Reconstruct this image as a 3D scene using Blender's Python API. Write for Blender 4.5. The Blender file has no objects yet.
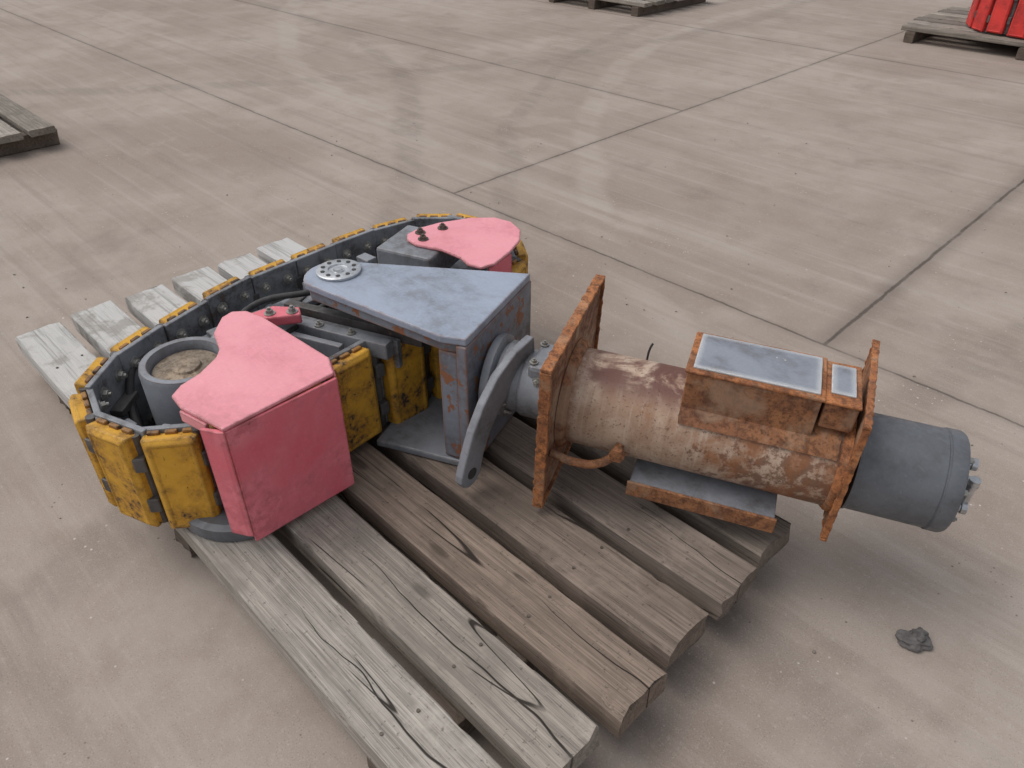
import bpy, bmesh, math, random
from mathutils import Vector, Matrix, noise
random.seed(7)
sc=bpy.context.scene
COL=sc.collection
# ------------------------------------------------------------------ nodes
class G:
    def __init__(s,name):
        s.m=bpy.data.materials.new(name); s.m.use_nodes=True
        s.t=s.m.node_tree; s.t.nodes.clear()
        s.out=s.t.nodes.new('ShaderNodeOutputMaterial')
        s.b=s.t.nodes.new('ShaderNodeBsdfPrincipled')
        s.t.links.new(s.b.outputs[0],s.out.inputs[0])
        s.tc=s.t.nodes.new('ShaderNodeTexCoord')
        s.geo=s.t.nodes.new('ShaderNodeNewGeometry')
    def set(s,sock,v):
        if isinstance(v,bpy.types.NodeSocket): s.t.links.new(v,sock)
        elif isinstance(v,(tuple,list)):
            if sock.type=='RGBA' and len(v)==3: v=(*v,1)
            sock.default_value=v
        else: sock.default_value=v
    def math(s,op,a,b=0.0,clamp=False):
        n=s.t.nodes.new('ShaderNodeMath'); n.operation=op; n.use_clamp=clamp
        s.set(n.inputs[0],a); s.set(n.inputs[1],b); return n.outputs[0]
    def vmath(s,op,a,b=(0,0,0)):
        n=s.t.nodes.new('ShaderNodeVectorMath'); n.operation=op
        s.set(n.inputs[0],a); s.set(n.inputs[1],b)
        return n.outputs['Value'] if op in('LENGTH','DOT_PRODUCT','DISTANCE') else n.outputs[0]
    def mapping(s,vec,loc=(0,0,0),rot=(0,0,0),scale=(1,1,1)):
        n=s.t.nodes.new('ShaderNodeMapping'); s.set(n.inputs[0],vec)
        n.inputs[1].default_value=loc;n.inputs[2].default_value=rot;n.inputs[3].default_value=scale
        return n.outputs[0]
    def noise(s,vec,scale=5,detail=4,rough=.55,dist=0):
        n=s.t.nodes.new('ShaderNodeTexNoise'); s.set(n.inputs['Vector'],vec)
        n.inputs['Scale'].default_value=scale;n.inputs['Detail'].default_value=detail
        n.inputs['Roughness'].default_value=rough;n.inputs['Distortion'].default_value=dist
        return n.outputs[0]
    def vor(s,vec,scale=5,feature='F1'):
        n=s.t.nodes.new('ShaderNodeTexVoronoi'); n.feature=feature; s.set(n.inputs['Vector'],vec)
        n.inputs['Scale'].default_value=scale; return n.outputs['Distance']
    def mix(s,f,a,b,bt='MIX'):
        n=s.t.nodes.new('ShaderNodeMix'); n.data_type='RGBA'; n.blend_type=bt
        s.set(n.inputs[0],f); s.set(n.inputs[6],a); s.set(n.inputs[7],b); return n.outputs[2]
    def ss(s,v,lo,hi,a=0.0,b=1.0):
        n=s.t.nodes.new('ShaderNodeMapRange'); n.interpolation_type='SMOOTHSTEP'
        s.set(n.inputs[0],v)
        if lo>hi: lo,hi,a,b=hi,lo,b,a
        n.inputs[1].default_value=lo;n.inputs[2].default_value=hi
        n.inputs[3].default_value=a;n.inputs[4].default_value=b; return n.outputs[0]
    def sep(s,v):
        n=s.t.nodes.new('ShaderNodeSeparateXYZ'); s.set(n.inputs[0],v); return n.outputs
    def bump(s,h,strength=.3,dist=.01):
        n=s.t.nodes.new('ShaderNodeBump'); s.set(n.inputs['Height'],h)
        n.inputs['Strength'].default_value=strength;n.inputs['Distance'].default_value=dist
        s.t.links.new(n.outputs[0],s.b.inputs['Normal'])
    def edge(s,r=.008,k=6):
        n=s.t.nodes.new('ShaderNodeBevel'); n.samples=3; n.inputs[0].default_value=r
        d=s.vmath('DOT_PRODUCT',n.outputs[0],s.geo.outputs['Normal'])
        return s.math('MULTIPLY',s.math('SUBTRACT',1.0,d),k,True)
    def fin(s,col,rough=.6,metal=0.0,spec=.5):
        s.set(s.b.inputs['Base Color'],col);s.set(s.b.inputs['Roughness'],rough)
        s.set(s.b.inputs['Metallic'],metal);s.set(s.b.inputs['Specular IOR Level'],spec); return s.m
def srgb(r,g,b):
    f=lambda c:(c/255/12.92 if c/255<=.04045 else ((c/255+.055)/1.055)**2.4)
    return (f(r),f(g),f(b))
# ------------------------------------------------------------------ materials
def mat_ground():
    g=G('concrete_slab'); P=g.geo.outputs['Position']
    X,Y,Z=g.sep(P)
    big=g.noise(P,.55,4,.6,.4); med=g.noise(P,3.2,5,.7,.3); fine=g.noise(P,60,3,.7)
    vf=g.noise(P,260,1,.6)
    c=g.mix(g.ss(big,.34,.66),(.285,.232,.195),(.360,.305,.264))
    c=g.mix(g.ss(med,.42,.70,0,.42),c,(.245,.192,.155))
    st=g.noise(g.mapping(P,rot=(0,0,.5),scale=(.35,9,1)),1.6,4,.65,.25)
    c=g.mix(g.ss(st,.5,.70,0,.26),c,(.46,.405,.36))
    st2=g.noise(g.mapping(P,rot=(0,0,-.9),scale=(.3,7,1)),1.3,4,.65,.5)
    c=g.mix(g.ss(st2,.50,.70,0,.28),c,(.185,.150,.128))
    wob=g.math('MULTIPLY',g.math('SUBTRACT',big,.5),.5)
    brk=g.ss(st2,.38,.58,.04,.30)
    brk2=g.ss(st,.38,.58,.04,.34)
    arcs=[(-9,-3,7.9,.13,0),(2.5,8.5,7.3,.12,1),(2.5,8.5,7.8,.10,0),(-3,12,9.0,.15,1),(3,-4,5.4,.13,0),(6,2,5.9,.12,1),(6,2,6.5,.1,0),(-14,8,9.5,.16,0)]
    for (cx,cy,R,w,k) in arcs:
        d=g.vmath('DISTANCE',P,(cx,cy,0))
        d=g.math('ABSOLUTE',g.math('SUBTRACT',g.math('ADD',d,wob),R))
        m=g.math('MULTIPLY',g.ss(d,w,w*.35),brk if k else brk2)
        c=g.mix(m,c,(.46,.41,.36) if k else (.17,.143,.124))
    c=g.mix(g.ss(fine,.52,.8,0,.34),c,(.50,.44,.39))
    c=g.mix(g.ss(vf,.58,.78,0,.5),c,(.12,.095,.078))
    c=g.mix(g.ss(vf,.42,.25,0,.4),c,(.50,.45,.40))
    sp=g.vor(P,30)
    c=g.mix(g.math('MULTIPLY',g.ss(sp,.13,.06),g.ss(med,.54,.60,0,.75)),c,(.62,.56,.52))
    c=g.mix(g.math('MULTIPLY',g.ss(sp,.12,.05),g.ss(med,.46,.40,0,.8)),c,(.10,.08,.066))
    stn=g.noise(g.mapping(P,loc=(5,2,0)),1.1,5,.68,.3)
    c=g.mix(g.ss(stn,.55,.70,0,.36),c,(.18,.145,.125))
    c=g.mix(g.ss(stn,.44,.34,0,.25),c,(.44,.38,.335))
    jw=g.math('MULTIPLY',g.math('SUBTRACT',g.noise(P,7,3,.7),.5),.022)
    def line(coord,val,w,cond=None,dirt=.05,k=.75,dk=.22):
        d=g.math('ABSOLUTE',g.math('SUBTRACT',g.math('ADD',coord,jw),val))
        m=g.math('MULTIPLY',g.ss(d,w,w*.3),g.ss(med,.25,.55,k*.35,k)); dm=g.ss(d,dirt,0.0,0,dk)
        if cond is not None: m=g.math('MULTIPLY',m,cond); dm=g.math('MULTIPLY',dm,cond)
        return m,dm
    above=g.ss(Y,2.595,2.605); left=g.ss(X,-3.07,-3.08)
    Ls=[line(Y,2.605,.008),line(X,-3.07,.010,above),line(X,-.878,.011,above,.10,.85,.40),
        line(Y,4.83,.008,left),line(Y,7.4,.009),line(X,1.4,.01,above)]
    hj=None;dd=None
    for m,dm in Ls:
        hj=m if hj is None else g.math('MAXIMUM',hj,m)
        dd=dm if dd is None else g.math('MAXIMUM',dd,dm)
    c=g.mix(dd,c,(.13,.108,.095)); c=g.mix(hj,c,(.085,.07,.06))
    h=g.math('SUBTRACT',g.math('ADD',g.math('MULTIPLY',fine,.25),g.math('MULTIPLY',med,.5)),hj)
    g.bump(h,.35,.006)
    return g.fin(c,.95,0,.12)
def mat_wood(name,base,dark,light,seed,whiten=0.0,cracks=()):
    g=G(name); P0=g.tc.outputs['Object']; P=g.mapping(P0,loc=(seed*3.7,seed*1.3,seed))
    gr=g.noise(g.mapping(P,scale=(.8,26,26)),3.0,5,.65,.2)
    gr2=g.noise(g.mapping(P,scale=(2.0,120,120)),3.0,3,.6,.1)
    blo=g.noise(P,4.5,5,.68,.3)
    c=g.mix(g.ss(gr,.38,.62,0,.85),base,dark)
    c=g.mix(g.ss(gr2,.5,.72,0,.6),c,light)
    c=g.mix(g.ss(gr2,.45,.32,0,.6),c,tuple(v*.45 for v in dark))
    c=g.mix(g.ss(blo,.5,.68,0,.6),c,tuple(v*.55 for v in base))
    c=g.mix(g.ss(blo,.46,.32,0,.5),c,light)
    cr=g.noise(g.mapping(P,scale=(.22,3.6,1.2)),1.5,2,.5,.1)
    d=g.math('ABSOLUTE',g.math('SUBTRACT',cr,.52))
    crack=g.math('MULTIPLY',g.ss(d,.0034,.0010),g.ss(g.noise(P,2.2,1),.52,.58))
    if cracks:
        X,Y,Z=g.sep(P0); wv=g.math('MULTIPLY',g.math('SUBTRACT',g.noise(g.mapping(P,scale=(1,.2,.2)),2.2,3,.45),.5),.13)
        for (x0,x1,y,w) in cracks:
            wx=g.math('MULTIPLY',g.ss(X,x0,x1,.25,1.0),w)
            dd=g.math('DIVIDE',g.math('ABSOLUTE',g.math('SUBTRACT',g.math('ADD',Y,wv),y)),wx)
            m=g.math('MULTIPLY',g.ss(dd,1.0,.4),g.math('MULTIPLY',g.ss(X,x0,x0+.1),g.ss(X,x1,x1-.1)))
            crack=g.math('MAXIMUM',crack,m)
    c=g.mix(g.math('MULTIPLY',crack,.92),c,(.02,.015,.012))
    kn=g.vor(g.mapping(P,scale=(2.1,6,6)),1.0)
    c=g.mix(g.ss(kn,.11,.05,0,.65),c,tuple(v*.35 for v in dark))
    sp=g.noise(P,90,2,.7); c=g.mix(g.ss(sp,.62,.74,0,.55),c,tuple(v*.3 for v in dark))
    if whiten:
        X=g.sep(g.geo.outputs['Position'])[0]
        c=g.mix(g.ss(X,-1.9,-2.5,0,whiten),c,(.56,.555,.54))
        c=g.mix(g.math('MULTIPLY',g.ss(X,-2.0,-2.6,0,.6),g.ss(gr,.5,.65)),c,(.22,.21,.19))
        c=g.mix(g.math('MULTIPLY',g.ss(X,-2.0,-2.6,0,.6),g.ss(blo,.52,.62)),c,(.24,.215,.185))
    h=g.math('SUBTRACT',g.math('ADD',gr2,gr),g.math('MULTIPLY',crack,2.0))
    g.bump(h,.55,.004)
    return g.fin(c,.88,0,.2)
def mat_paint(name,base,var,chip,dirt,chipamt=.5,dirtamt=.5,rough=.45,scale=1.0,edgek=5,metal=0.0,er=.007,rustpatch=0.0):
    g=G(name); P=g.geo.outputs['Position']
    n1=g.noise(P,5*scale,4,.6,.3); n2=g.noise(P,28*scale,4,.7); n3=g.noise(P,110*scale,2,.7)
    c=g.mix(g.ss(n1,.35,.7),base,var)
    c=g.mix(g.ss(n3,.45,.8,0,.25),c,tuple(min(1,v*1.35+.02) for v in base))
    dm=g.math('MULTIPLY',g.ss(n1,.42,.68),g.ss(n2,.38,.62,0,dirtamt))
    c=g.mix(dm,c,dirt)
    sc1=g.noise(g.mapping(P,rot=(.4,.9,.6),scale=(4,70,18)),2.2,2,.6)
    c=g.mix(g.ss(sc1,.64,.72,0,.45*chipamt+.18),c,dirt)
    sc2=g.noise(g.mapping(P,rot=(1.1,.2,-.7),scale=(5,90,24)),2.6,2,.6)
    c=g.mix(g.ss(sc2,.66,.72,0,.30),c,tuple(min(1,v*1.25+.05) for v in base))
    ch=g.ss(g.math('ADD',n2,g.math('MULTIPLY',n1,.5)),1.02-.2*chipamt,1.06-.2*chipamt)
    c=g.mix(ch,c,chip)
    if edgek:
        e=g.edge(er,edgek)
        em=g.ss(g.math('ADD',e,g.math('MULTIPLY',g.math('SUBTRACT',n2,.5),1.8)),.40,.65)
        em=g.math('MULTIPLY',em,g.ss(e,.05,.2))
        c=g.mix(em,c,chip)
    if rustpatch:
        rp=g.ss(g.noise(g.mapping(P,loc=(2,7,1)),9,4,.7),.64-.1*rustpatch,.67-.1*rustpatch)
        c=g.mix(rp,c,srgb(138,92,66))
    h=g.math('ADD',g.math('MULTIPLY',n3,.3),g.math('MULTIPLY',n2,.5)); g.bump(h,.25,.003)
    return g.fin(c,g.ss(n2,.3,.7,rough-.08,min(1,rough+.2)),metal)
def mat_rust(name,a,b,c3,scale=1.0,light=None,lamt=0.0,bumpk=.4):
    g=G(name); P=g.geo.outputs['Position']
    n1=g.noise(P,9*scale,5,.7,.5); n2=g.noise(P,38*scale,4,.7); n3=g.noise(P,150*scale,2,.7)
    c=g.mix(g.ss(n1,.38,.62),a,b)
    c=g.mix(g.ss(n2,.44,.64,0,.85),c,c3)
    c=g.mix(g.ss(n3,.48,.72,0,.6),c,tuple(v*.4 for v in c3))
    c=g.mix(g.ss(n1,.60,.74,0,.7),c,tuple(v*.55 for v in c3))
    if light:
        ln=g.noise(g.mapping(P,loc=(3,3,3)),8*scale,4,.65,.4)
        c=g.mix(g.ss(ln,.50,.64,0,lamt),c,light)
    h=g.math('ADD',g.math('MULTIPLY',n3,.5),n2); g.bump(h,bumpk,.004)
    return g.fin(c,g.ss(n2,.3,.7,.6,.9),0,.35)
def mat_tube():
    g=G('weathered_primer_tube'); P=g.tc.outputs['Object']
    X,Y,Z=g.sep(P)
    n1=g.noise(P,7,5,.65,.5); n2=g.noise(P,34,5,.7); n3=g.noise(P,140,3,.7)
    st=g.noise(g.mapping(P,scale=(40,2,2)),1.5,3,.6,.3)
    beige=srgb(188,164,144); tan=srgb(158,128,106)
    c=g.mix(g.ss(n1,.35,.65),beige,tan)
    c=g.mix(g.ss(st,.5,.7,0,.35),c,srgb(204,188,172))
    c=g.mix(g.ss(st,.46,.3,0,.35),c,srgb(128,98,80))
    top=g.math('MULTIPLY',g.math('MULTIPLY',g.ss(Z,.075,.12),g.ss(X,.02,.08)),g.ss(n1,.40,.54,0,.95))
    c=g.mix(top,c,srgb(100,64,56))
    amt=g.math('ADD',g.ss(X,.22,.55,0,.17),g.ss(Z,-.03,-.12,0,.08))
    k=g.ss(g.math('ADD',n2,amt),.60,.72)
    c=g.mix(g.math('MULTIPLY',k,.8),c,srgb(104,68,48))
    k2=g.ss(g.math('ADD',n1,amt),.62,.74,0,.7)
    c=g.mix(k2,c,srgb(146,96,62))
    c=g.mix(g.ss(n3,.56,.70,0,.7),c,srgb(74,50,40))
    endr=g.math('MAXIMUM',g.ss(X,.07,.02,0,.8),g.ss(X,.62,.68,0,.85))
    c=g.mix(g.math('MULTIPLY',endr,g.ss(n2,.35,.55)),c,srgb(120,80,56))
    g.bump(g.math('ADD',n3,n2),.3,.003)
    return g.fin(c,g.ss(n1,.3,.7,.42,.68),0,.45)
def mat_plain(name,c0,rough=.5,metal=0.0,var=.3,scale=20):
    g=G(name); P=g.geo.outputs['Position']; n=g.noise(P,scale,4,.65)
    c=g.mix(g.ss(n,.3,.7),tuple(v*(1-var) for v in c0),tuple(min(1,v*(1+var)) for v in c0))
    g.bump(n,.2,.002)
    return g.fin(c,rough,metal)

M={}
M['ground']=mat_ground()
M['yellow']=mat_paint('worn_yellow_rubber',srgb(212,160,48),srgb(184,132,40),srgb(60,50,42),srgb(88,66,46),.62,.9,.6,1.8,6,er=.016)
M['yellowrim']=mat_paint('yellow_rim',srgb(150,106,52),srgb(104,74,46),srgb(60,46,38),srgb(60,48,40),.9,.95,.6,2.0,0)
M['grey']=mat_paint('grey_steel_paint',srgb(132,135,141),srgb(114,117,122),srgb(96,76,64),srgb(80,76,72),.3,.6,.42,1.2,5,er=.006)
M['bluegrey']=mat_paint('blue_grey_paint',srgb(150,159,174),srgb(134,143,158),srgb(126,90,70),srgb(112,110,112),.16,.6,.42,1.0,6,er=.008)
M['bracketrust']=mat_paint('blue_grey_paint_rusting',srgb(128,134,144),srgb(112,117,126),srgb(132,88,64),srgb(88,82,80),.4,.7,.5,1.0,6,er=.016,rustpatch=.8)
M['dark']=mat_paint('dark_greasy_steel',srgb(86,83,82),srgb(68,64,62),srgb(100,80,66),srgb(50,44,40),.5,.8,.5,1.6,0)
M['plate']=mat_paint('link_plate_paint',srgb(132,134,138),srgb(108,110,114),srgb(100,78,62),srgb(72,64,58),.45,.9,.5,1.8,0)
M['pink']=mat_paint('faded_pink_paint',srgb(226,150,158),srgb(218,136,146),srgb(116,78,68),srgb(190,122,126),.08,.55,.42,1.0,6,er=.008)
M['pinkfront']=mat_paint('red_pink_paint',srgb(216,98,112),srgb(224,128,138),srgb(112,68,60),srgb(172,82,90),.10,.65,.45,1.0,6,er=.008)
M['motor']=mat_paint('motor_grey_paint',srgb(98,101,106),srgb(88,91,96),srgb(74,66,62),srgb(74,72,72),.14,.5,.40,1.2,0)
M['rust']=mat_rust('orange_rust',srgb(160,110,74),srgb(130,86,60),srgb(98,66,49),1.0,srgb(158,132,110),.6)
M['rustbright']=mat_rust('bright_orange_rust',srgb(180,116,70),srgb(142,90,58),srgb(100,66,47),1.3,srgb(170,138,110),.4)
M['rustflange']=mat_rust('flange_rust',srgb(148,106,80),srgb(124,84,62),srgb(94,64,50),1.0,srgb(166,142,118),.65)
M['tube']=mat_tube()
M['panel']=mat_paint('blasted_cover_plate',srgb(138,143,152),srgb(118,122,131),srgb(210,210,208),srgb(104,98,98),.25,.7,.42,1.4,6,metal=.1,er=.022)
M['steel']=mat_plain('bare_steel',srgb(186,188,190),.32,.8,.2,60)
M['bolt']=mat_plain('zinc_bolt',srgb(150,148,142),.4,.4,.3,80)
M['boltdark']=mat_plain('dark_bolt',srgb(92,84,76),.5,.4,.4,80)
M['rubber']=mat_plain('black_rubber',srgb(56,54,54),.7,0,.3,40)
M['stone']=mat_plain('grey_stone',srgb(92,88,86),.85,0,.35,60)
M['pebble']=mat_plain('pebbles',srgb(146,136,126),.9,0,.5,9)
M['tan']=mat_rust('dusty_recess',srgb(164,146,124),srgb(132,120,106),srgb(108,94,80),1.0,None,0,.2)
M['red']=mat_paint('red_rubber',srgb(216,58,52),srgb(186,46,42),srgb(60,40,38),srgb(100,44,40),.4,.5,.5,1.0,0)
WG=lambda n,s,b,w=0,cr=():mat_wood(n,srgb(*b),tuple(v*.60 for v in srgb(*b)),tuple(min(1,v*1.4) for v in srgb(*b)),s,w,cr)
# ------------------------------------------------------------------ mesh helpers
def empty(name,loc=(0,0,0),rz=0):
    e=bpy.data.objects.new(name,None); e.location=loc; e.rotation_euler=(0,0,rz); e.empty_display_size=.1
    COL.objects.link(e); return e
def finish(bm,name,mat,parent,M4=None,bevel=0,smooth=False,seg=2,ang=40):
    if M4 is not None: bm.transform(M4)
    bmesh.ops.recalc_face_normals(bm,faces=bm.faces)
    me=bpy.data.meshes.new(name); bm.to_mesh(me); bm.free()
    o=bpy.data.objects.new(name,me); COL.objects.link(o)
    if mat: me.materials.append(M[mat] if isinstance(mat,str) else mat)
    if smooth:
        for p in me.polygons: p.use_smooth=True
        try: me.set_sharp_from_angle(angle=math.radians(ang))
        except Exception: pass
    if bevel:
        b=o.modifiers.new('bev','BEVEL'); b.width=bevel; b.segments=seg; b.limit_method='ANGLE'; b.angle_limit=math.radians(35)
        b.harden_normals=False
    if parent: o.parent=parent
    return o
def T(x=0,y=0,z=0): return Matrix.Translation((x,y,z))
def R(a,ax): return Matrix.Rotation(a,4,ax)
def box(name,cx,cy,cz,sx,sy,sz,mat,parent,rz=0,bevel=.003,pre=None,rx=0,ry=0):
    bm=bmesh.new(); bmesh.ops.create_cube(bm,size=1)
    bmesh.ops.scale(bm,vec=(sx,sy,sz),verts=bm.verts)
    m=T(cx,cy,cz)@R(rz,'Z')@R(ry,'Y')@R(rx,'X')
    if pre is not None: m=pre@m
    return finish(bm,name,mat,parent,m,bevel)
def prism(name,pts,z0,z1,mat,parent,pre=None,bevel=.003):
    bm=bmesh.new(); vs=[bm.verts.new((x,y,z0)) for x,y in pts]; f=bm.faces.new(vs)
    r=bmesh.ops.extrude_face_region(bm,geom=[f])
    for v in [e for e in r['geom'] if isinstance(e,bmesh.types.BMVert)]: v.co.z=z1
    return finish(bm,name,mat,parent,pre,bevel)
def revolve(name,prof,mat,parent,pre=None,n=48,bevel=0,closed=True):
    bm=bmesh.new(); rings=[]
    for r,h in prof:
        if r<1e-6: rings.append([bm.verts.new((0,0,h))])
        else: rings.append([bm.verts.new((r*math.cos(2*math.pi*i/n),r*math.sin(2*math.pi*i/n),h)) for i in range(n)])
    for a,b in zip(rings,rings[1:]):
        for i in range(n):
            j=(i+1)%n
            if len(a)==1 and len(b)==1: continue
            if len(a)==1: bm.faces.new((a[0],b[i],b[j]))
            elif len(b)==1: bm.faces.new((a[i],a[j],b[0]))
            else: bm.faces.new((a[i],a[j],b[j],b[i]))
    return finish(bm,name,mat,parent,pre,bevel,True,ang=32)
def hexbolt(name,pre,mat,parent,r=.009,h=.008,washer=True):
    bm=bmesh.new()
    if washer:
        bmesh.ops.create_cone(bm,cap_ends=True,segments=16,radius1=r*1.45,radius2=r*1.45,depth=.003,matrix=T(0,0,.0015))
    bmesh.ops.create_cone(bm,cap_ends=True,segments=6,radius1=r,radius2=r*.93,depth=h,matrix=T(0,0,.003+h/2))
    bmesh.ops.create_cone(bm,cap_ends=True,segments=10,radius1=r*.5,radius2=r*.45,depth=h*.7,matrix=T(0,0,.003+h*1.3))
    return finish(bm,name,mat,parent,pre)
def tubecurve(name,pts,r,mat,parent,pre=None,res=8):
    cu=bpy.data.curves.new(name,'CURVE'); cu.dimensions='3D'; cu.bevel_depth=r; cu.bevel_resolution=4; cu.resolution_u=res; cu.use_fill_caps=True
    sp=cu.splines.new('BEZIER'); sp.bezier_points.add(len(pts)-1)
    for bp,p in zip(sp.bezier_points,pts):
        v=Vector(p)
        if pre is not None: v=pre@v
        bp.co=v; bp.handle_left_type=bp.handle_right_type='AUTO'
    cu.materials.append(M[mat]); o=bpy.data.objects.new(name,cu); COL.objects.link(o)
    if parent: o.parent=parent
    return o
# ------------------------------------------------------------------ ground
bm=bmesh.new(); s=300
vs=[bm.verts.new(p) for p in ((-s,-s,0),(s,-s,0),(s,s,0),(-s,s,0))]; bm.faces.new(vs)
finish(bm,'ground','ground',None)
bm=bmesh.new(); pr=random.Random(11)
for k in range(420):
    x=pr.uniform(-4.5,1.2);y=pr.uniform(-.6,5.0)
    if -2.95<x<-.35 and .3<y<1.6: continue
    r=pr.choice([.0015,.002,.0025,.003,.0045])
    ret=bmesh.ops.create_icosphere(bm,subdivisions=1,radius=r,matrix=T(x,y,r*.4)@R(pr.uniform(0,6),'Z'))
    for v in ret['verts']: v.co+=Vector((pr.uniform(-1,1),pr.uniform(-1,1),pr.uniform(-.5,.5)))*r*.4
finish(bm,'loose_gravel','pebble',None)
# ------------------------------------------------------------------ pallets
def plank(name,x0,x1,yc,w,z0,z1,mat,parent,seed,axis='X',warp=.006):
    L=x1-x0; nx=max(8,int(L/.02)); h=z1-z0; r=.005
    prof=[(-w/2+r,0),(-w/4,0),(0,0),(w/4,0),(w/2-r,0),(w/2,r),(w/2,h/2),(w/2,h-r),(w/2-r,h),(w/4,h),(0,h),(-w/4,h),(-w/2+r,h),(-w/2,h-r),(-w/2,h/2),(-w/2,r)]
    bm=bmesh.new(); rings=[]
    for i in range(nx+1):
        x=x0+L*i/nx; ring=[]
        for k,(py,pz) in enumerate(prof):
            q=Vector((x*3,py*14+seed*5,pz*9))
            dy=noise.noise(q)*.002+noise.noise(Vector((x*.9,seed*3.1,0)))*warp
            dz=noise.noise(q+Vector((7,3,1)))*.002
            dx=0
            if i in(0,nx): dx=noise.noise(Vector((seed*9+i,py*60,pz*30)))*.014
            if k in(8,12,7,13):
                nk=max(0,noise.noise(Vector((x*16,seed*7+k,2)))-.26)*.018
                dz-=nk; dy-=nk*(1 if py>0 else -1)
            ring.append(bm.verts.new((x+dx,yc+py+dy,z0+pz+dz)))
        rings.append(ring)
    n=len(prof)
    for a,b in zip(rings,rings[1:]):
        for i in range(n): bm.faces.new((a[i],a[(i+1)%n],b[(i+1)%n],b[i]))
    bm.faces.new(rings[0]); bm.faces.new(rings[-1])
    if axis=='Y': bm.transform(Matrix(((0,1,0,0),(1,0,0,0),(0,0,1,0),(0,0,0,1))))
    return finish(bm,name,mat,parent,None,0,True,ang=35)
woods=[WG('wood_a',1,(166,159,150),.7,((-1.15,-.50,.425,.0040),)),WG('wood_b',2,(158,149,139),.8,((-1.2,-.38,.625,.0040),)),WG('wood_c',3,(142,126,113),.85,((-.80,-.3,.83,.003),)),WG('wood_d',4,(132,118,107),.85),WG('wood_e',5,(136,123,113),.85,((-.85,-.3,1.21,.0025),)),WG('wood_f',6,(126,115,105),.85)]
wdark=WG('wood_bearer',7,(112,100,90))
pal=empty('wooden_pallet')
ends=[(-2.86,-.42),(-2.88,-.45),(-2.87,-.43),(-2.89,-.45),(-2.88,-.44),(-2.9,-.45)]
for i in range(6):
    yc=.35+.077+i*.196
    plank(f'deck_board_{i+1}',ends[i][0],ends[i][1],yc,.156,.088,.16,woods[i],pal,i+1)
    for j,x in enumerate((-.74,-2.55)):
        for k,dy in enumerate((-.04,.045)):
            bm=bmesh.new(); bmesh.ops.create_cone(bm,cap_ends=True,segments=10,radius1=.0045,radius2=.004,depth=.003)
            finish(bm,f'nail_{i+1}_{j}{k}','boltdark',pal,T(x+random.uniform(-.02,.02),yc+dy+random.uniform(-.01,.01),.1612))
for i,x in enumerate((-.74,-1.65,-2.55)):
    plank(f'bearer_{i+1}',.36,1.48,x,.10,0.002,.086,wdark,pal,20+i,'Y')
def small_pallet(name,x0,x1,y0,y1,n,tint):
    e=empty(name); w=(y1-y0)/n
    for i in range(n):
        plank(f'deck_board_{i+1}',x0+random.uniform(-.03,.03),x1+random.uniform(-.03,.03),y0+w*(i+.5),w*.78,.10,.14,woods[tint[i%len(tint)]],e,30+i+int(x0*3))
    for i in range(3):
        x=x0+.12+(x1-x0-.24)*i/2
        plank(f'bearer_{i+1}',y0,y1,x,.09,.002,.099,wdark,e,50+i,'Y')
    return e
woods+=[WG('pallet_wood_a',8,(156,148,138)),WG('pallet_wood_b',9,(138,130,120)),WG('pallet_wood_c',10,(124,116,108))]
small_pallet('wooden_pallet',-7.5,-5.42,.2,1.36,6,(6,7,8,7))
small_pallet('wooden_pallet',-6.9,-5.40,7.45,8.8,7,(6,7,8))
small_pallet('wooden_pallet',-2.95,-.7,8.25,9.7,7,(7,6,8))
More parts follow.
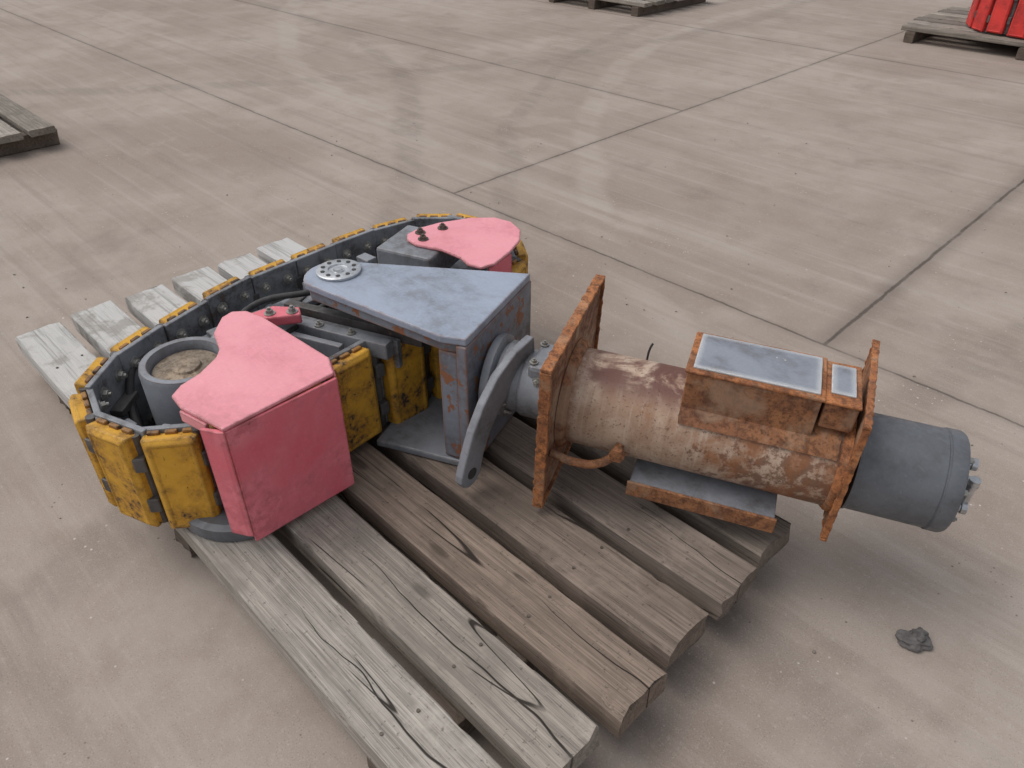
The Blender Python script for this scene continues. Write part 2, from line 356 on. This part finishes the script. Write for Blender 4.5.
# ------------------------------------------------------------------ track loop builder
def catmull(pts,n=16):
    out=[];N=len(pts)
    for i in range(N):
        p0,p1,p2,p3=[Vector(pts[(i+k-1)%N]) for k in range(4)]
        for j in range(n):
            t=j/n
            out.append(.5*((2*p1)+(-p0+p2)*t+(2*p0-5*p1+4*p2-p3)*t*t+(-p0+3*p1-3*p2+p3)*t**3))
    return out
def shoes(parent,loop,z0,z1,pitch,phase,padmat,rimmat,OUT):
    P=catmull(loop); P.append(P[0]); cum=[0]
    for a,b in zip(P,P[1:]): cum.append(cum[-1]+(b-a).length)
    per=cum[-1]; n=round(per/pitch); st=per/n
    def at(s):
        s%=per
        for i in range(len(cum)-1):
            if cum[i+1]>=s:
                t=(s-cum[i])/max(1e-9,cum[i+1]-cum[i]); return P[i].lerp(P[i+1],t)
        return P[-1]
    h=z1-z0
    for i in range(n):
        s0=phase+i*st; a=at(s0); b=at(s0+st); mid=(a+b)/2; d=(b-a).normalized(); W=(b-a).length
        out=Vector((d.y,-d.x))*OUT
        m=Matrix(((d.x,out.x,0,mid.x),(d.y,out.y,0,mid.y),(0,0,1,z0+random.uniform(-.006,.006)),(0,0,0,1)))@R(random.uniform(-.05,.05),'Z')@R(random.uniform(-.025,.025),'Y')
        pw=min(W,st)*.76
        c=.015
        bm=bmesh.new()
        def ring(y,ix,iz): return [bm.verts.new(v) for v in ((-pw/2+ix,y,iz),(pw/2-ix,y,iz),(pw/2-ix,y,h-iz),(-pw/2+ix,y,h-iz))]
        rs=[ring(-.046,0,.012),ring(-.012,0,0.004),ring(0,c,c*1.2),ring(-.003,c+.008,c*1.2+.008)]
        for p,q in zip(rs,rs[1:]):
            for k in range(4): bm.faces.new((p[k],p[(k+1)%4],q[(k+1)%4],q[k]))
        bm.faces.new(rs[0]); bm.faces.new(rs[-1])
        finish(bm,f'pad_{i+1}',padmat,parent,m,.004,seg=3)
        box(f'link_plate_{i+1}',0,-.056,h*.5,min(W,st)*.95,.016,h*.99,'plate',parent,pre=m,bevel=.003)
        for k in (-1,0,1):
            box(f'rim_{i+1}_{k+2}',k*pw*.31,-.040,h-.009,pw*.22,.012,.016,rimmat,parent,pre=m,bevel=.003)
        for zz in (.28,.72):
            box(f'lug_{i+1}_{int(zz*100)}',W*.5,-.040,h*zz,.030,.05,h*.14,'dark',parent,pre=m,bevel=.004)
            box(f'innerlug_{i+1}_{int(zz*100)}',0,-.082,h*zz-.03,W*.55,.035,.022,'dark',parent,pre=m,bevel=.003)
        bm=bmesh.new(); bmesh.ops.create_cone(bm,cap_ends=True,segments=14,radius1=.013,radius2=.013,depth=h*.94)
        finish(bm,f'pin_{i+1}','dark',parent,m@T(W*.5,-.045,h*.5))
        for sx in (-.25,.25):
            for zz in (.83,.2):
                hexbolt(f'bolt_{i+1}',m@T(sx*W,-.0643,h*zz)@R(math.pi/2,'X'),'bolt',parent,.0125,.011)
LOOP=[(-1.47,1.2),(-1.47,.95),(-1.46,.7),(-1.455,.52),(-1.475,.40),(-1.56,.30),(-1.68,.25),(-1.81,.245),(-1.93,.31),(-2.02,.45),(-2.08,.62),(-2.13,.8),(-2.155,1.0),(-2.175,1.2),(-2.175,1.42),(-2.13,1.62),(-2.0,1.75),(-1.8,1.78),(-1.6,1.69),(-1.49,1.47)]
mc=empty('crawler_track_gripper')
shoes(mc,LOOP,.172,.475,.178,.062,'yellow','yellowrim',-1)
cx,cy=-1.82,1.02
infill_pts=[((x-cx)*.84+cx,(y-cy)*.88+cy) for x,y in [tuple(p) for p in catmull(LOOP,4)]]
prism('base_pan',infill_pts,.165,.19,'dark',mc)  # dark sheet added so the boards below don't show bright inside the loop
dz=T(-1.765,.545,0)
revolve('idler_drum',[(0,.2),(.112,.2),(.115,.21),(.115,.482),(.111,.494),(.094,.494),(.090,.484),(.090,.464),(0,.464)],'grey',mc,dz)
revolve('idler_recess',[(0,.465),(.086,.465),(.084,.469),(.04,.470),(.036,.476),(0,.477)],'tan',mc,dz)
revolve('idler_flange',[(0,.155),(.15,.155),(.16,.16),(.16,.172),(.10,.174),(.1,.2),(0,.2)],'dark',mc,dz)
revolve('lower_roller',[(0,.161),(.165,.161),(.17,.166),(.17,.2),(.155,.21),(0,.21)],'motor',mc,T(-1.545,.53,0))
revolve('drive_drum',[(0,.2),(.125,.2),(.125,.44),(.115,.45),(.09,.45),(.085,.43),(0,.43)],'grey',mc,T(-1.78,1.48,0))
box('chassis_beam_inner',-1.62,1.02,.31,.03,.72,.16,'grey',mc)
box('chassis_beam_outer',-1.98,1.02,.33,.03,.80,.14,'grey',mc)
box('chassis_top_rail',-1.93,1.0,.42,.07,.62,.02,'grey',mc)
for i,y in enumerate((.78,.9,1.04,1.2,1.3)):
    box(f'cross_member_{i+1}',-1.80,y,.35+.02*(i%2),.36,.035,.05,'grey' if i%2 else 'dark',mc,rz=.05*(i-2))
AX=math.radians(22)
box('swing_arm_a',-1.66,.91,.455,.42,.035,.05,'grey',mc,rz=AX)
box('swing_arm_b',-1.63,.985,.475,.46,.03,.04,'dark',mc,rz=AX)
box('swing_arm_c',-1.70,.84,.44,.30,.02,.06,'grey',mc,rz=AX)
box('swing_arm_d',-1.62,.955,.43,.34,.02,.09,'plate',mc,rz=AX)
for k in range(3): hexbolt('arm_bolt',T(-1.78+.1*k,.862+.04*k,.481),'bolt',mc,.009,.007)
box('motor_block',-1.87,.74,.37,.12,.10,.14,'plate',mc,rz=.3,bevel=.01)
box('valve_block',-1.95,1.12,.40,.10,.16,.10,'grey',mc,rz=.1,bevel=.006)
for k in range(3):
    revolve(f'track_roller_{k+1}',[(0,.22),(.05,.22),(.05,.36),(.03,.375),(.03,.39),(0,.39)],'dark',mc,T(-1.55,.72+.2*k,0),n=24)
    revolve(f'return_roller_{k+1}',[(0,.22),(.045,.22),(.045,.34),(.025,.35),(.025,.37),(0,.37)],'grey',mc,T(-2.05,.7+.25*k,0),n=24)
tubecurve('hose_1',[(-1.93,.62,.34),(-1.97,.5,.42),(-1.9,.42,.36),(-1.80,.39,.30)],.011,'rubber',mc)
tubecurve('hose_2',[(-1.9,.7,.40),(-1.98,.85,.44),(-1.9,1.0,.46),(-1.86,1.2,.42)],.010,'rubber',mc)
tubecurve('hose_3',[(-1.75,.72,.42),(-1.72,.82,.47),(-1.80,.95,.45),(-1.84,1.15,.44)],.009,'rubber',mc)
rr=random.Random(3)
for k in range(34):
    x=rr.uniform(-2.0,-1.60);y=rr.uniform(.36,1.35)
    if (x+1.765)**2+(y-.545)**2<.022: continue
    box(f'fitting_{k+1}',x,y,rr.uniform(.28,.42),rr.uniform(.02,.06),rr.uniform(.02,.07),rr.uniform(.03,.09),rr.choice(['dark','grey','boltdark','plate']),mc,rz=rr.uniform(0,3),bevel=.004)
prism('bracket_base_plate',[(-1.46,.90),(-1.40,.93),(-1.20,1.02),(-1.33,1.42),(-1.50,1.38),(-1.55,1.1)],.163,.185,'grey',mc,bevel=.005)
def arc(c,r,a0,a1,n=8): return [(c[0]+r*math.cos(a0+(a1-a0)*i/n),c[1]+r*math.sin(a0+(a1-a0)*i/n)) for i in range(n+1)]
tip=arc((-1.695,.995),.095,math.radians(105),math.radians(255),10)
prism('bracket_top_plate',tip+[(-1.245,.99),(-1.185,1.025),(-1.315,1.39)],.578,.6,'bluegrey',mc,bevel=.004)
prism('bracket_top_box',[(x*.97-.043,y*.97+.036) for x,y in tip]+[(-1.25,1.005),(-1.20,1.035),(-1.325,1.375)],.545,.5775,'bracketrust',mc,bevel=.003)
def slab2(name,a,b,th,z0,z1,mat,side=-1,bevel=.004):
    a=Vector(a);b=Vector(b);dd=(b-a).normalized();nn=Vector((dd.y,-dd.x))*side
    return prism(name,[tuple(a),tuple(b),tuple(b+nn*th),tuple(a+nn*th)],z0,z1,mat,mc,bevel=bevel)
slab2('bracket_end_plate',(-1.182,1.02),(-1.315,1.395),.03,.17,.5765,'bracketrust',-1)
slab2('bracket_near_gusset',(-1.268,1.00),(-1.215,1.018),.022,.19,.544,'bracketrust',-1)
slab2('bracket_inner_web',(-1.30,1.10),(-1.37,1.30),.02,.19,.544,'grey',-1)
slab2('bracket_far_gusset',(-1.50,1.32),(-1.345,1.385),.022,.19,.544,'grey',1)
hp=T(-1.71,1.01,.6)
revolve('hub_flange',[(0,0),(.062,0),(.064,.002),(.064,.008),(.060,.010),(.030,.010),(.028,.006),(.016,.006),(.014,.012),(0,.012)],'steel',mc,hp)
for k in range(10):
    a_=2*math.pi*k/10
    revolve(f'hub_hole_{k+1}',[(0,.0105),(.0065,.0105),(.0065,.0112),(0,.0112)],'rubber',mc,hp@T(.046*math.cos(a_),.046*math.sin(a_),0),n=12)  # black discs on the flange, their colour stands in for shaded holes
# pink guards
top1=[(-1.79,.68),(-1.80,.715),(-1.775,.745),(-1.715,.76),(-1.42,.775),(-1.355,.745),(-1.345,.45),(-1.49,.42),(-1.545,.425),(-1.57,.46),(-1.585,.515),(-1.62,.575),(-1.65,.60),(-1.73,.625)]
prism('front_guard_top',top1,.545,.555,'pink',mc,bevel=.004)
prism('front_guard_apron',[(-1.353,.452),(-1.343,.452),(-1.343,.746),(-1.353,.746)],.195,.5445,'pinkfront',mc,bevel=.003)
prism('front_guard_side',[(-1.354,.44),(-1.344,.45),(-1.354,.457),(-1.40,.425),(-1.395,.417)],.215,.5442,'pinkfront',mc,bevel=.002)
prism('front_guard_return',[(-1.354,.741),(-1.354,.749),(-1.42,.779),(-1.424,.771)],.3,.5442,'pinkfront',mc,bevel=.002)
prism('front_guard_lip',[(-1.40,.434),(-1.49,.415),(-1.493,.423),(-1.40,.442)],.515,.5443,'pink',mc,bevel=.002)
prism('guard_bracket',[(-1.80,.74),(-1.74,.78),(-1.69,.86),(-1.73,.88),(-1.79,.83)],.50,.53,'pinkfront',mc,bevel=.005)
for q in ((-1.755,.80),(-1.72,.85)): hexbolt('guard_bolt',T(*q,.53),'bolt',mc,.011,.01)
top2=[(-1.85,1.365),(-1.86,1.42),(-1.845,1.50),(-1.80,1.60),(-1.745,1.66),(-1.68,1.675),(-1.61,1.65),(-1.555,1.59),(-1.52,1.51),(-1.495,1.42),(-1.505,1.375),(-1.55,1.36),(-1.60,1.375),(-1.68,1.37),(-1.77,1.335),(-1.82,1.34)]
prism('rear_guard_top',top2,.546,.556,'pink',mc,bevel=.004)
slab2('rear_guard_apron',(-1.497,1.40),(-1.52,1.52),.008,.30,.5455,'pinkfront',-1)
box('rear_guard_mount',-1.80,1.37,.50,.20,.20,.09,'grey',mc,rz=.35,bevel=.008)
for q in ((-1.825,1.40),(-1.80,1.475),(-1.78,1.375)): hexbolt('guard_bolt',T(*q,.556),'boltdark',mc,.012,.009)
# ------------------------------------------------------------------ rotator + tube, local frame
c1=Vector((-1.035,1.25,.40)); c2=Vector((-.173,1.65,.375)); ex=(c2-c1).normalized()
ey=Vector((0,0,1)).cross(ex).normalized(); ez=ex.cross(ey)
LF=Matrix(((ex.x,ey.x,ez.x,c1.x),(ex.y,ey.y,ez.y,c1.y),(ex.z,ey.z,ez.z,c1.z),(0,0,0,1)))
XA=R(math.pi/2,'Y')
Y2X=Matrix(((0,0,1,0),(1,0,0,0),(0,1,0,0),(0,0,0,1)))
def cylx(name,prof,mat,parent,n=48): return revolve(name,prof,mat,parent,LF@XA,n)
cylx('slew_ring',[(0,-.215),(.115,-.215),(.118,-.21),(.118,-.192),(.112,-.188),(.095,-.186),(.095,-.176),(.106,-.174),(.106,-.158),(.085,-.154),(.085,-.09),(0,-.09)],'grey',mc)
for k in range(14):
    a_=2*math.pi*k/14+.2
    hexbolt('slew_bolt',LF@T(-.158,.094*math.cos(a_),.094*math.sin(a_))@XA,'bolt',mc,.007,.006,False)
cylx('swivel_body',[(0,-.12),(.088,-.12),(.092,-.114),(.092,-.05),(.086,-.044),(.07,-.04),(.07,-.008),(0,-.008)],'grey',mc)
box('swivel_block',-.07,0,.055,.06,.13,.09,'grey',mc,pre=LF,bevel=.012)
for q in ((-.052,-.045,.102),(-.088,-.045,.102),(-.052,.045,.102),(-.088,.045,.102)): hexbolt('swivel_bolt',LF@T(*q),'bolt',mc,.008,.006)
for q in ((-.07,-.066,.06),(-.07,-.066,.03)): hexbolt('side_bolt',LF@T(*q)@R(math.pi/2,'X'),'bolt',mc,.009,.008)
def lug():
    LP=LF@T(-.128,0,0)@R(math.radians(-17),'Z')
    ctrl=[(.03,.088,.05),(-.04,.078,.052),(-.105,.05,.048),(-.155,.005,.043),(-.195,-.05,.040),(-.222,-.11,.038),(-.24,-.165,.040)]
    C=[Vector(c) for c in ctrl]; outer=[];inner=[]
    for i,c in enumerate(C):
        t=(C[min(i+1,len(C)-1)]-C[max(i-1,0)]); t=Vector((t.x,t.y)).normalized(); nn=Vector((-t.y,t.x))
        outer.append((c.x+nn.x*c.z,c.y+nn.y*c.z)); inner.append((c.x-nn.x*c.z,c.y-nn.y*c.z))
    e=C[-1]; t=Vector((C[-1].x-C[-2].x,C[-1].y-C[-2].y)).normalized(); a0=math.atan2(t.y,t.x)
    endc=[(e.x+e.z*math.cos(a0+u),e.y+e.z*math.sin(a0+u)) for u in [math.radians(v) for v in (60,30,0,-30,-60)]]
    prism('lifting_lug',outer+endc+inner[::-1],-.013,.013,'grey',mc,pre=LP@Y2X,bevel=.005)
    for s_,nm in ((-.0135,'a'),(.0135,'b')):
        bm=bmesh.new(); bmesh.ops.create_cone(bm,cap_ends=True,segments=20,radius1=.017,radius2=.017,depth=.002)
        finish(bm,'lug_hole_'+nm,'rubber',mc,LP@T(s_,-.238,-.160)@XA)  # black disc on each face, painted shade in place of a bored hole
lug()
# tube assembly
tb=empty('rusty_flanged_tube')
def tplate(tag,s0,w,h,mat,rim=.03,dz=0,dy=0,yaw=0,t=.010):
    pre=LF@T(s0,dy,dz)@R(yaw,'Z')
    def rough_rect():
        pts=[]; cs=[(-w/2,-h/2),(w/2,-h/2),(w/2,h/2),(-w/2,h/2)]
        for i in range(4):
            a=Vector(cs[i]);b=Vector(cs[(i+1)%4]); n=12; nn=Vector(((b-a).y,-(b-a).x)).normalized()
            for k in range(n):
                p=a.lerp(b,k/n)+nn*noise.noise(Vector((i*5+k*.8,s0*9,0)))*.004; pts.append((p.x,p.y))
        return pts
    prism(tag+'_plate',rough_rect(),-.006,.006,mat,tb,pre=pre@Y2X,bevel=.002)
    for nm,(y,z,sy,sz) in {'top':(0,h/2+t/2+.001,w+.02,t),'bottom':(0,-h/2-t/2-.001,w+.02,t),'near':(-w/2-t/2-.001,0,t,h),'far':(w/2+t/2+.001,0,t,h)}.items():
        bm=bmesh.new(); L=max(sy,sz); n=34; al='y' if sy>sz else 'z'; rings=[]
        for k in range(n+1):
            u=-L/2+L*k/n; j1=noise.noise(Vector((k*.9,s0*7,len(nm))))*.005; j2=noise.noise(Vector((k*.7+30,s0*7,len(nm))))*.003
            q=[(-rim/2+j1,-t/2),(rim/2+j2,-t/2),(rim/2+j2,t/2+j1*.4),(-rim/2+j1,t/2+j2*.4)]
            rings.append([bm.verts.new((a_,y+(u if al=='y' else b_),z+(b_ if al=='y' else u))) for a_,b_ in q])
        for a,b in zip(rings,rings[1:]):
            for k in range(4): bm.faces.new((a[k],a[(k+1)%4],b[(k+1)%4],b[k]))
        bm.faces.new(rings[0]);bm.faces.new(rings[-1])
        finish(bm,f'{tag}_rim_{nm}','rustbright',tb,pre,.002)
tplate('inner_flange',0,.47,.42,'rustflange',.028,0.006,.01)
tplate('outer_flange',.707,.36,.34,'rust',.016,.030,.038,math.radians(-4),.007)
tube=revolve('tube_shell',[(.128,.006),(.128,.694)],'tube',tb,None,72)
tube.data.transform(XA); tube.matrix_world=LF
cylx('weld_collar_a',[(.127,.008),(.15,.008),(.146,.022),(.131,.032),(.127,.03)],'rust',tb)
cylx('weld_collar_b',[(.127,.692),(.140,.692),(.138,.68),(.131,.672),(.127,.672)],'rustbright',tb)
def saddle(name,s0,s1,a0,a1,r,mat):
    bm=bmesh.new(); n=16; rows=[]
    for rad in (r,r+.006):
        for s_ in (s0,s1):
            rows.append([bm.verts.new((s_+noise.noise(Vector((i*.7,s_*9,rad)))*.006,-rad*math.sin(a0+(a1-a0)*i/n),rad*math.cos(a0+(a1-a0)*i/n))) for i in range(n+1)])
    A,B,C_,D=rows
    for i in range(n):
        bm.faces.new((A[i],A[i+1],B[i+1],B[i]));bm.faces.new((C_[i],D[i],D[i+1],C_[i+1]))
        bm.faces.new((A[i],C_[i],C_[i+1],A[i+1]));bm.faces.new((B[i],B[i+1],D[i+1],D[i]))
    bm.faces.new((A[0],B[0],D[0],C_[0]));bm.faces.new((A[n],C_[n],D[n],B[n]))
    finish(bm,name,mat,tb,LF,0,True)
saddle('saddle_sheet',.30,.665,math.radians(-60),math.radians(58),.1295,'rust')
box('box_wall_near',.45,-.083,.145,.30,.008,.115,'rust',tb,pre=LF,bevel=.002)
box('box_wall_far',.45,.083,.145,.30,.008,.115,'rust',tb,pre=LF,bevel=.002)
box('box_wall_left',.303,0,.145,.008,.157,.115,'rust',tb,pre=LF,bevel=.002)
box('box_wall_right',.597,0,.145,.008,.157,.115,'rust',tb,pre=LF,bevel=.002)
box('box_lid_frame',.45,0,.207,.312,.182,.008,'rustbright',tb,pre=LF,bevel=.003)
box('box_lid_panel',.452,.002,.213,.284,.154,.006,'panel',tb,pre=LF,bevel=.002)
box('junction_box',.644,0,.165,.074,.165,.07,'rust',tb,pre=LF,bevel=.005)
box('junction_frame',.644,0,.203,.080,.174,.006,'rustbright',tb,pre=LF,bevel=.002)
box('junction_panel',.644,.01,.208,.054,.12,.005,'panel',tb,pre=LF,bevel=.002)
box('lower_bracket_shelf',.395,-.085,-.125,.36,.12,.008,'grey',tb,pre=LF,bevel=.002)
box('lower_bracket_lip',.395,-.150,-.142,.37,.008,.045,'rust',tb,pre=LF,bevel=.002)
tubecurve('vent_pipe',[(.01,-.175,-.07),(.07,-.18,-.075),(.13,-.165,-.075),(.165,-.14,-.055),(.175,-.12,-.03)],.0115,'rust',tb,LF)
revolve('pipe_fitting',[(0,0),(.018,0),(.020,.004),(.020,.022),(0,.024)],'rust',tb,LF@T(.175,-.140,-.040)@R(math.pi/2,'X'),n=6)
tubecurve('wire_stub',[(.18,.1,.08),(.183,.105,.12),(.188,.11,.135)],.003,'rubber',tb,LF)
cylx('motor_can',[(0,.715),(.124,.715),(.124,.720),(.121,.724),(.121,.895),(.1195,.897),(.1195,.900),(.1235,.902),(.1235,.930),(.120,.937),(.112,.939),(.11,.935),(0,.935)],'motor',tb,64)
for k in range(8):
    a_=2*math.pi*k/8+.3
    hexbolt('motor_bolt',LF@T(.938,.098*math.cos(a_),.098*math.sin(a_))@XA,'bolt',tb,.008,.007)
for i,(y,z,l) in enumerate(((-.02,.03,.035),(.01,-.01,.04),(-.04,-.035,.03),(.02,.05,.03))):
    revolve(f'hydraulic_port_{i+1}',[(0,0),(.016,0),(.016,.012),(.011,.014),(.011,l),(.015,l+.002),(.015,l+.014),(0,l+.015)],'steel',tb,LF@T(.935,y,z)@XA,n=12)
revolve('elbow_port',[(0,0),(.010,0),(.010,.05),(.013,.052),(.013,.066),(0,.067)],'steel',tb,LF@T(.972,-.03,-.02),n=12)
# debris
db=empty('stone_debris',(-.095,1.487,0),.4)
def rock(name,sx,sy,sz,loc,rz,sd):
    bm=bmesh.new(); bmesh.ops.create_icosphere(bm,subdivisions=3,radius=1)
    for v in bm.verts:
        k=1+.45*noise.noise(v.co*1.6+Vector((sd,0,0)))+.15*noise.noise(v.co*5); v.co*=k
        v.co.x*=sx;v.co.y*=sy;v.co.z=max(v.co.z,-.6)*sz
    finish(bm,name,'stone',db,T(*loc)@R(rz,'Z'),0,False)
rock('piece_1',.042,.026,.012,(0,0,.008),.2,1); rock('piece_2',.026,.020,.016,(.012,.016,.012),1,5)
# distant red machine
rm=empty('red_crawler_track_unit')
RL=[(-2.5,8.7),(-2.35,8.47),(-2.05,8.37),(-1.45,8.37),(-1.15,8.5),(-1.0,8.85),(-1.05,9.25),(-1.35,9.5),(-1.95,9.55),(-2.35,9.4),(-2.53,9.05)]
shoes(rm,RL,.15,.58,.2,0,'red','yellowrim',1)
prism('base_pan',[((x+1.77)*.88-1.77,(y-8.95)*.85+8.95) for x,y in [tuple(p) for p in catmull(RL,3)]],.142,.2,'dark',rm)
box('chassis',-1.77,8.95,.4,1.0,.5,.25,'grey',rm,bevel=.01)
# light, camera
w=bpy.data.worlds.new('World'); sc.world=w; w.use_nodes=True
nt=w.node_tree; bg=nt.nodes['Background']; sky=nt.nodes.new('ShaderNodeTexSky'); sky.sky_type='NISHITA'
sky.sun_disc=False; sky.sun_elevation=math.radians(60); az=math.radians(-125)
sky.sun_rotation=az; sky.dust_density=4; sky.air_density=1.2; sky.ozone_density=.8
hs=nt.nodes.new('ShaderNodeHueSaturation'); hs.inputs['Saturation'].default_value=.28
nt.links.new(sky.outputs[0],hs.inputs['Color']); nt.links.new(hs.outputs[0],bg.inputs[0]); bg.inputs[1].default_value=.15
sl=bpy.data.lights.new('sun','SUN'); sl.energy=.75; sl.angle=math.radians(60); sl.color=(1,.98,.96)
so=bpy.data.objects.new('sun',sl); COL.objects.link(so)
el=math.radians(60); dvec=Vector((math.sin(az)*math.cos(el),math.cos(az)*math.cos(el),math.sin(el)))
so.rotation_euler=(-dvec).to_track_quat('-Z','Y').to_euler()
cam=bpy.data.cameras.new('camera'); cam.sensor_width=36; cam.lens=36*750/1024; cam.clip_end=1000; cam.clip_start=.02
co=bpy.data.objects.new('camera',cam); co.location=(0,0,1.6); co.rotation_euler=(math.radians(54),0,math.radians(45)); COL.objects.link(co)
sc.camera=co
sc.view_settings.view_transform='Standard'; sc.view_settings.look='None'; sc.view_settings.exposure=0
